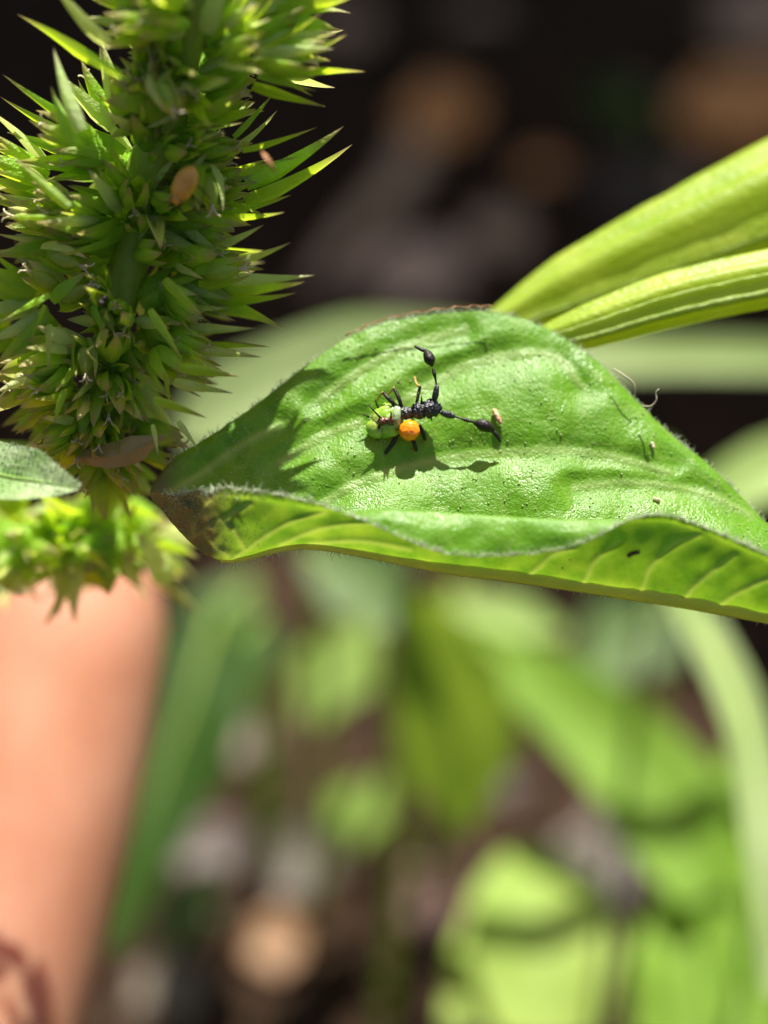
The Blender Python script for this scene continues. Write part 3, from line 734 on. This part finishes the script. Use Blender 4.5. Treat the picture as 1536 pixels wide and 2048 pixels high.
for o, out, yy, R, cz in clusters:
    od = out.normalized()
    vert = np.interp(yy, [-200, 250, 450, 650, 900], [.35, .3, .05, -.25, -.6])
    for k in range(4):
        rnd = Vector((random.gauss(0, 1), random.gauss(0, 1), random.gauss(0, 1))) * .38
        d = (od + U * vert + rnd).normalized(); fo = o + rnd * .22 - od * .10
        L = random.uniform(.18, .30); e1 = d.orthogonal().normalized(); e2 = d.cross(e1)
        if random.random() < .8: caps.append(frame_mat(fo, d, random.random() * 6, (L * .42, L * .42, L * .8)))
        w0 = random.random() * 6
        for q in range(4):
            w = w0 + q * 1.57 + random.uniform(-.3, .3); rad = e1 * math.cos(w) + e2 * math.sin(w)
            bs = fo + rad * L * .10; add_bract(bs, bs + (d + rad * random.uniform(.1, .5)) * L * random.uniform(.85, 1.15), random.choice(TP), 1.0, .2 * cz, -rad)
        for q in range(3):
            w = random.random() * 6.28; rad = e1 * math.cos(w) + e2 * math.sin(w); bs = fo + rad * L * .2 - d * .04
            LL = random.uniform(.24, .44) * (R / .85) ** .5; add_bract(bs, bs + (d + rad * random.uniform(.2, .6)).normalized() * LL, None, random.uniform(.85, 1.15), .25 * cz + .15, -rad)
# long bracts seen on the outline (tip, base in photo pixels, depth)
OUT = [((50, 10), (165, 120)), ((105, 68), (245, 150)), ((70, -40), (180, 80)), ((88, 95), (165, 262)), ((0, 155), (125, 250)), ((-4, 200), (110, 275)), ((20, 312), (140, 415)), ((92, 172), (150, 290)),
       ((648, 30), (575, 85)), ((697, 85), (585, 108)), ((728, 120), (590, 132)), ((647, 220), (545, 165)), ((632, 185), (560, 145)), ((555, 186), (505, 268)), ((563, 236), (505, 285)), ((636, 262), (530, 292)),
       ((697, 270), (545, 360)), ((712, 312), (540, 385)), ((590, 300), (520, 345)), ((584, 404), (480, 410)), ((568, 436), (500, 420)), ((532, 462), (440, 500)), ((586, 506), (480, 520)), ((628, 564), (500, 552)), ((610, 578), (490, 570)),
       ((592, 602), (480, 585)), ((570, 648), (470, 590)), ((556, 636), (450, 600)), ((540, 676), (430, 680)), ((510, 664), (420, 650)), ((520, 712), (400, 690)), ((476, 750), (360, 735)), ((462, 786), (350, 765)), ((412, 832), (310, 800)),
       ((396, 898), (355, 842)), ((320, 912), (305, 850)), ((102, 852), (130, 780)), ((92, 742), (100, 650)), ((55, 690), (90, 610)), ((0, 640), (100, 590)), ((-10, 505), (90, 500)), ((345, 820), (330, 750)), ((20, 262), (90, 300)), ((5, 430), (110, 440)), ((372, 727), (300, 620)), ((410, 640), (330, 560))]
for (tx, ty), (bx, by) in OUT:
    i = min(range(80), key=lambda k: abs(axpx[k][1] - by)); d0 = axpx[i][2] + .0
    inner = abs(bx - axpx[i][0]) < 170
    if not inner: bx += (axpx[i][0] - bx) * .22; by += 6
    d0 = d0 - (.5 if inner else .05) + random.uniform(-.08, .08)
    add_bract(P(bx, by, d0), P(tx, ty, d0 + random.uniform(-.06, .06)), BR[random.choice([0, 1, 3, 4])], random.uniform(.62, .9), 9)
# seed capsules
CP = [(150, 585, -20), (215, 640, 75), (90, 560, 200), (130, 520, 10), (60, 440, 200), (445, 545, -20), (420, 380, 80), (330, 190, 70), (170, 720, 90)]
for px, py, ang in CP:
    i = min(range(80), key=lambda k: abs(axpx[k][1] - py)); off = (px - axpx[i][0]) * PXL(10) ; R = .85
    dep = axpx[i][2] - math.sqrt(max(.02, 1 - min(1, abs(off) / R) ** 2)) * .38
    a = -math.radians(ang) + random.uniform(-.3, .3); d = (X * math.cos(a) + U * math.sin(a) + VIEW * .35).normalized()
    L = random.uniform(.17, .22); base = P(px, py, dep) - d * L * .5
    caps.append(frame_mat(base, d, random.random() * 6, (L * .7, L * .7, L)))
    e1 = d.orthogonal().normalized(); e2 = d.cross(e1)
    for q in range(4):
        w = q * 1.57 + .6; rad = e1 * math.cos(w) + e2 * math.sin(w)
        if rad.dot(VIEW) > .6: continue
        bs = base + rad * L * .1 - d * .03; add_bract(bs, bs + (d + rad * .3) * L * 1.25, random.choice(TP), 1.0, 3, -rad)
for o, out, yy, R, cz in clusters:
    if random.random() < .0:
        od = out.normalized(); d = (od + Vector((random.gauss(0, .4), random.gauss(0, .4), random.gauss(0, .4)))).normalized()
        L = random.uniform(.14, .21); caps.append(frame_mat(o + od * .05, d, random.random() * 6, (L, L, L)))
items.sort(key=lambda q: -q[2])
SI = Matrix.Translation(-spike.location)
for me_, m, s in items[:300]:
    o = bpy.data.objects.new('bract', me_); col.objects.link(o); o.parent = spike; o.matrix_parent_inverse = SI; o.matrix_basis = m
for me_, m, s in items[300:]:
    pale = 1 if me_ in BR[4:] else 0
    tri_stuff.add([m @ vv.co for vv in me_.vertices], [tuple(p.vertices) for p in me_.polygons], pale, [x.value for x in me_.attributes['along'].data])
tag(tri_stuff.build('inner_bracts', [M['bract'], M['bract_pale']], spike), None, None, None, 'stuff')
for m in caps:
    o = bpy.data.objects.new('seed_capsule', CAP); col.objects.link(o); o.parent = spike; o.matrix_parent_inverse = SI; o.matrix_basis = m
    s = bpy.data.objects.new('stigma', STG); col.objects.link(s); s.parent = o

# lower cluster on the same stalk, out of focus
low = empty('flower_cluster', P(222, 1120, 11.5)); tag(low, 'small blurred flower cluster on the stalk above the finger', 'flower cluster')
LI = Matrix.Translation(-low.location)
for k in range(130):
    c = P(225 + random.uniform(-250, 110), 1075 + random.uniform(-70, 85), 11.8 + random.uniform(-.7, .3))
    if k % 4 == 0: c = P(random.uniform(-20, 230), 1078 + random.uniform(-35, 35), 11.2)
    d = (X * random.gauss(.1, .6) + U * random.gauss(-.25, .6) + VIEW * random.uniform(0, .7)).normalized(); L = random.uniform(.25, .42)
    o = bpy.data.objects.new('bract', random.choice(BR + TP)); col.objects.link(o); o.parent = low; o.matrix_parent_inverse = LI
    o.matrix_basis = frame_mat(c, d, random.random() * 6, (L * 1.4, L, L))
for (tx, ty), (bx, by) in [((402, 1145), (300, 1095)), ((408, 1215), (300, 1150)), ((60, 1190), (90, 1060)), ((300, 1200), (250, 1120)), ((360, 1060), (260, 1040)), ((25, 1200), (30, 1100))]:
    a, bb = P(bx, by, 11.9), P(tx, ty, 11.9); o = bpy.data.objects.new('bract', BR[4]); col.objects.link(o); o.parent = low; o.matrix_parent_inverse = LI
    L = (bb - a).length; o.matrix_basis = frame_mat(a, bb - a, random.random() * 6, (L * 1.1, L * 1.1, L))
for k in range(14):
    c = P(225 + random.uniform(-60, 60), 1060 + random.uniform(-60, 80), 11.7 + random.uniform(-.1, .1))
    o = bpy.data.objects.new('seed_capsule', CAP); col.objects.link(o); o.parent = low; o.matrix_parent_inverse = LI
    o.matrix_basis = frame_mat(c, (VIEW + X * random.gauss(0, .6) + U * random.gauss(0, .5)), 0, (.2, .2, .2))

# small downy leaf at the foot of the spike
b = MB(); vv, ff, aa, mid = blade_mesh([P(-120, 900, 10.3), P(-20, 945, 9.85), P(70, 962, 9.66), P(158, 975, 9.62)], [.14, .17, .15, .02], (VIEW + U * .5).normalized(), .35, 11, 30)
e = empty('young_leaf', P(-120, 900, 10.3)); tag(e, 'small downy pale young leaf at the foot of the flower spike', 'leaf')
b.add(vv, ff, 0, aa); b.build('blade', M['fuzzy'], e)
b = MB(); b.tube([m + VIEW * .004 for m in mid], [.02 - .0005 * i for i in range(30)], 7); b.build('midrib', M['vein'], e)
b = MB(); b.tube(cr([P(-120, 900, 10.3), P(-40, 900, 10.7), P(60, 900, 10.7), P(200, 930, 10.56)], 14), .05, 8); b.build('petiole', M['stalk'], e)
b = MB()
for _ in range(420):
    p = Vector(random.choice(vv[110:])); hair(p, (VIEW + U * random.uniform(-.6, .9) + X * random.uniform(-.4, .9)).normalized(), random.uniform(.01, .035), .0025)
tag(b.build('leaf_hairs', M['hair'], e), None, None, None, 'stuff')
# withered papery bract at the spike's foot
b = MB(); vv, ff, aa, mid = blade_mesh([P(150, 915, 10.2), P(210, 912, 10.1), P(265, 898, 10.05), P(330, 872, 10.0)], [.03, .07, .075, .01], VIEW, -.6, 9, 20, .35)
b.add(vv, ff, 0, aa); tag(b.build('withered_bract', dry('withered', (.36, .27, .13), (.26, .22, .08))), 'withered pale brown bract hanging under the flower spike', 'bract')

# ------------------------------------------------------------------ aphid and specks on the spike
def spike_pt(px, py, up=0.0):
    i = min(range(80), key=lambda k: abs(axpx[k][1] - py)); return P(px, py, axpx[i][2] - .5 - up)
aph = empty('aphid', spike_pt(370, 375)); tag(aph, 'plump yellow orange aphid clinging to the flower spike', 'aphid')
ad = (P(352, 400, 9.3) - P(385, 335, 9.3)).normalized(); c0 = spike_pt(370, 368, .03)
sd = ad.cross(VIEW).normalized()
b = MB(); b.blob(c0, (sd * .062, VIEW * .055, ad * .100), 16, 12, 0, .05, 2); b.blob(c0 + ad * .085, (sd * .036, VIEW * .034, ad * .032), 12, 8)
b.build('body', M['aphid'], aph)
for s in (-1, 1):
    b = MB(); b.blob(c0 + ad * .098 + sd * .028 * s + VIEW * .018, (sd * .009, VIEW * .009, ad * .009), 8, 6); b.build('eye', M['aphid_eye'], aph)
    b = MB(); h = c0 + ad * .11 + sd * .012 * s; b.tube([h, h + ad * .03 + sd * .05 * s, h + sd * .12 * s + ad * .02], [.004, .003, .002], 5); b.build('antenna', M['black_matt'], aph)
    for k in (-.03, .03, .07):
        b = MB(); h = c0 + ad * k + sd * .05 * s - VIEW * .02; b.tube([h, h + sd * .05 * s + VIEW * .02 + ad * .02, h + sd * .09 * s - VIEW * .05 + ad * .03], [.005, .004, .003], 5); b.build('leg', M['black_matt'], aph)
b = MB(); b.tube([P(524, 303, 9.45), P(530, 312, 9.42), P(540, 327, 9.42), P(552, 347, 9.45)], [.003, .014, .016, .003], 8, flat=.5)
tag(b.build('seed_husk', M['husk']), 'narrow rusty brown husk stuck on the spike beside long bracts', 'husk')
b = MB(); b.blob(spike_pt(203, 605, .06), (X * .020, U * .017, F * .014), 10, 7, 0, .4); b.blob(spike_pt(210, 597, .06), (X * .018, U * .018, F * .014), 10, 7, 0, .4)
tag(b.build('dirt_speck', M['dark_crumb']), 'black double dirt grain on a seed capsule of the flower spike', 'dirt')

# ------------------------------------------------------------------ bug nymph on the leaf
bug = empty('bug_nymph', on_leaf(815, 845)); tag(bug, 'tiny black bug nymph with green abdomen, orange blister and clubbed antennae', 'bug')
MATS = [M['black'], M['black_matt'], M['leg_tan'], M['bug_green'], M['bug_grey'], M['bug_orange'], M['bug_brown']]
D0 = leaf_far(815, 845)[0]
def B(px, py, h): return P(px, py, D0 - .01 - h * .52)
b = MB()
px1 = PXL(D0)
def ell(cx, cy, h, rx, ry, rz, ang, mi, jit=0, freq=3, ru=18, rv=12):
    a = -math.radians(ang); u = X * math.cos(a) + U * math.sin(a); w = -X * math.sin(a) + U * math.cos(a)
    b.blob(B(cx, cy, h), (u * rx * px1, w * ry * px1, VIEW * rz * px1), ru, rv, mi, jit, freq)
# head + thorax (rough black) and the narrower waist
ell(861, 817, .15, 20, 18, 15, -10, 0, .35, 5, 26, 18); ell(838, 822, .145, 18, 16, 14, -10, 0, .3, 5, 24, 16)
ell(812, 826, .14, 17, 13, 13, 5, 0, .2, 4, 22, 14); ell(876, 816, .14, 8, 10, 8, 0, 0, .3, 5, 14, 10)
ell(806, 832, .17, 7, 7, 6, 0, 0, .1, 3, 12, 8); ell(822, 824, .17, 8, 6, 6, 20, 0, .1, 3, 12, 8)
# abdomen, grey shoulder, orange blister, brown dorsal tubercles
ell(775, 842, .10, 32, 34, 22, 10, 3, .16, 4, 30, 22); ell(792, 836, .12, 14, 28, 19, 8, 4, .10, 4, 22, 16)
ell(754, 856, .10, 22, 22, 18, 0, 3, .12, 3, 22, 16)
ell(819, 861, .19, 20.5, 20.5, 16, 0, 5, .10, 3, 30, 22)
ell(763, 843, .225, 8, 9, 9, 0, 6, .3, 4, 14, 10); ell(782, 842, .23, 8, 9, 9, 0, 6, .3, 4, 14, 10); ell(772, 841, .22, 9, 6, 7, 0, 6, .3, 4, 14, 10)
def limb(pts, r, mi, n=7, k=None):
    q = cr([B(*p) for p in pts], k or (len(pts) * 4)); m = len(q)
    b.tube(q, np.interp(np.linspace(0, 1, m), np.linspace(0, 1, len(r)), [x * px1 for x in r]), n, mi)
# legs: black femur, tan shank and foot reaching the leaf
limb([(798, 818, .12), (780, 800, .17), (766, 785, .14)], [4, 4.6, 4.2, 3], 1); limb([(766, 785, .14), (759, 792, .06), (752, 806, .0)], [2.6, 2, 1.6], 2)
limb([(804, 818, .12), (798, 798, .17), (788, 776, .15)], [4, 4.2, 4, 3], 1); limb([(788, 776, .15), (781, 784, .06), (774, 792, .0)], [2.6, 2, 1.6], 2)
limb([(832, 812, .12), (836, 792, .13), (840, 773, .10)], [3, 3.4, 3.6, 3], 1); limb([(840, 773, .10), (833, 768, .05), (829, 754, .0)], [2.8, 2.6, 2], 2)
limb([(796, 868, .10), (784, 889, .13), (768, 910, .10)], [4, 5, 4.6, 3], 1); limb([(768, 910, .10), (758, 892, .05), (751, 885, .03), (735, 901, .0)], [2.8, 2.4, 2, 2], 2)
limb([(824, 872, .10), (829, 888, .12), (833, 902, .08)], [4, 4.4, 4, 3], 1); limb([(833, 902, .08), (822, 898, .04), (806, 905, .0)], [2.4, 2, 1.6], 2)
limb([(838, 850, .10), (846, 866, .10), (850, 880, .05)], [4, 4.8, 4.4, 3], 1); limb([(850, 880, .05), (846, 886, .02), (836, 892, .0)], [2.4, 2, 1.6], 2)
# antennae with clubs
limb([(866, 806, .15), (871, 790, .20), (874, 770, .22)], [3.5, 6.2, 7, 6.2, 3.6], 0, 9, 14); limb([(873, 770, .22), (870, 753, .23), (866, 737, .23)], [2, 2, 2.4, 3.8, 4.2, 2], 1, 8, 14)
limb([(865, 733, .23), (859, 718, .23), (851, 699, .22)], [2, 6, 10, 11.5, 10.5, 8, 3], 1, 12, 18); limb([(851, 702, .22), (841, 698, .21), (829, 692, .20)], [3, 4.2, 4, 3.4, 2], 1, 8, 10)
limb([(880, 824, .14), (895, 829, .17), (910, 834, .17)], [3.5, 6.5, 7.4, 6.6, 3.4], 0, 9, 14); limb([(908, 833, .17), (926, 838, .17), (945, 844, .17)], [2, 2, 2.2, 3.8, 4, 2], 1, 8, 14)
limb([(945, 844, .17), (966, 850, .17), (988, 861, .15)], [2, 6, 10.5, 12.5, 12, 9, 3.5], 1, 12, 18); limb([(984, 860, .15), (993, 870, .14), (1001, 884, .12)], [3, 4.4, 4.6, 3.6, 2], 1, 8, 10)
# spines on the abdomen and thorax
for p0, p1 in (((763, 838, .25), (736, 809, .34)), ((782, 838, .25), (782, 822, .36)), ((758, 852, .2), (757, 861, .25)), ((784, 848, .22), (787, 848, .3)), ((757, 816, .1), (749, 799, .16)), ((738, 834, .1), (721, 826, .14)), ((745, 863, .08), (733, 870, .12)),
               ((757, 870, .08), (754, 884, .1)), ((843, 808, .18), (843, 790, .24)), ((862, 802, .18), (860, 795, .22)), ((876, 810, .16), (882, 806, .18)), ((862, 833, .18), (864, 843, .2)), ((826, 815, .19), (827, 806, .25))):
    limb([p0, tuple((np.array(p0) + np.array(p1)) / 2), p1], [2.3, 1.8, .5], 1, 6, 6)
# pale warts around the rims
for k in range(26):
    w = random.uniform(0, 6.28); ell(774 + 35 * math.cos(w), 846 + 37 * math.sin(w), .11, 2.0, 2.0, 2.2, 0, 4, 0, 3, 7, 5)
for k in range(16):
    w = math.radians(random.uniform(-10, 200)); ell(819 + 20 * math.cos(w), 862 + 20 * math.sin(w), .16, 1.7, 1.7, 2.4, 0, 5, 0, 3, 7, 5)
b.build('body', MATS, bug)

# ------------------------------------------------------------------ hand holding the stalk
hand = empty('person', P(-900, 3600, 9.0)); tag(hand, 'person\'s hand, bare fingertip pinching the stalk under the flower spike', 'person')
me = bpy.data.meshes.new('hand'); V = []; E = []; R = []
def chain(pts, start=None):
    prev = start
    for px, py, d, r in pts:
        V.append(P(px, py, d)); R.append(r); i = len(V) - 1
        if prev is not None: E.append((prev, i))
        prev = i
    return prev
wrist = chain([(-1900, 4700, 8.0, 2.2), (-1500, 4200, 8.4, 2.3)])
palm = chain([(-1150, 3750, 8.8, 2.0)], wrist)
k1 = chain([(-820, 3350, 9.3, 1.15)], palm)
chain([(-420, 2800, 11.3, .96), (-180, 2350, 12.8, .95), (-50, 1950, 13.4, .93), (32, 1650, 13.75, .94), (85, 1400, 14.1, .94), (112, 1250, 14.3, .93), (122, 1150, 14.45, .82), (125, 1085, 14.55, .55)], k1)
chain([(-1250, 3000, 9.6, 1.2), (-900, 2300, 10.6, 1.0), (-600, 1750, 11.3, .95), (-420, 1330, 11.8, .85), (-240, 1160, 11.9, .6), (-135, 1085, 11.85, .40)], palm)
for dx, dd in ((300, .3), (650, .5), (950, .9)):
    kk = chain([(-900 + dx, 3650 + dx * .25, 9.3 + dd * .4, 1.05)], palm)
    chain([(-500 + dx, 3250 + dx * .2, 10.6, .85), (-350 + dx, 3350 + dx * .2, 11.9, .78), (-650 + dx, 3650 + dx * .2, 11.8, .68)], kk)
me.from_pydata([tuple(p) for p in V], E, []); me.materials.append(M['skin'])
ho = link('hand', me, hand)
md = ho.modifiers.new('skin', 'SKIN'); md.use_smooth_shade = True
for sv, r in zip(me.skin_vertices[0].data, R): sv.radius = (r, r)
me.skin_vertices[0].data[2].use_root = True
md = ho.modifiers.new('sub', 'SUBSURF'); md.levels = 3; md.render_levels = 3
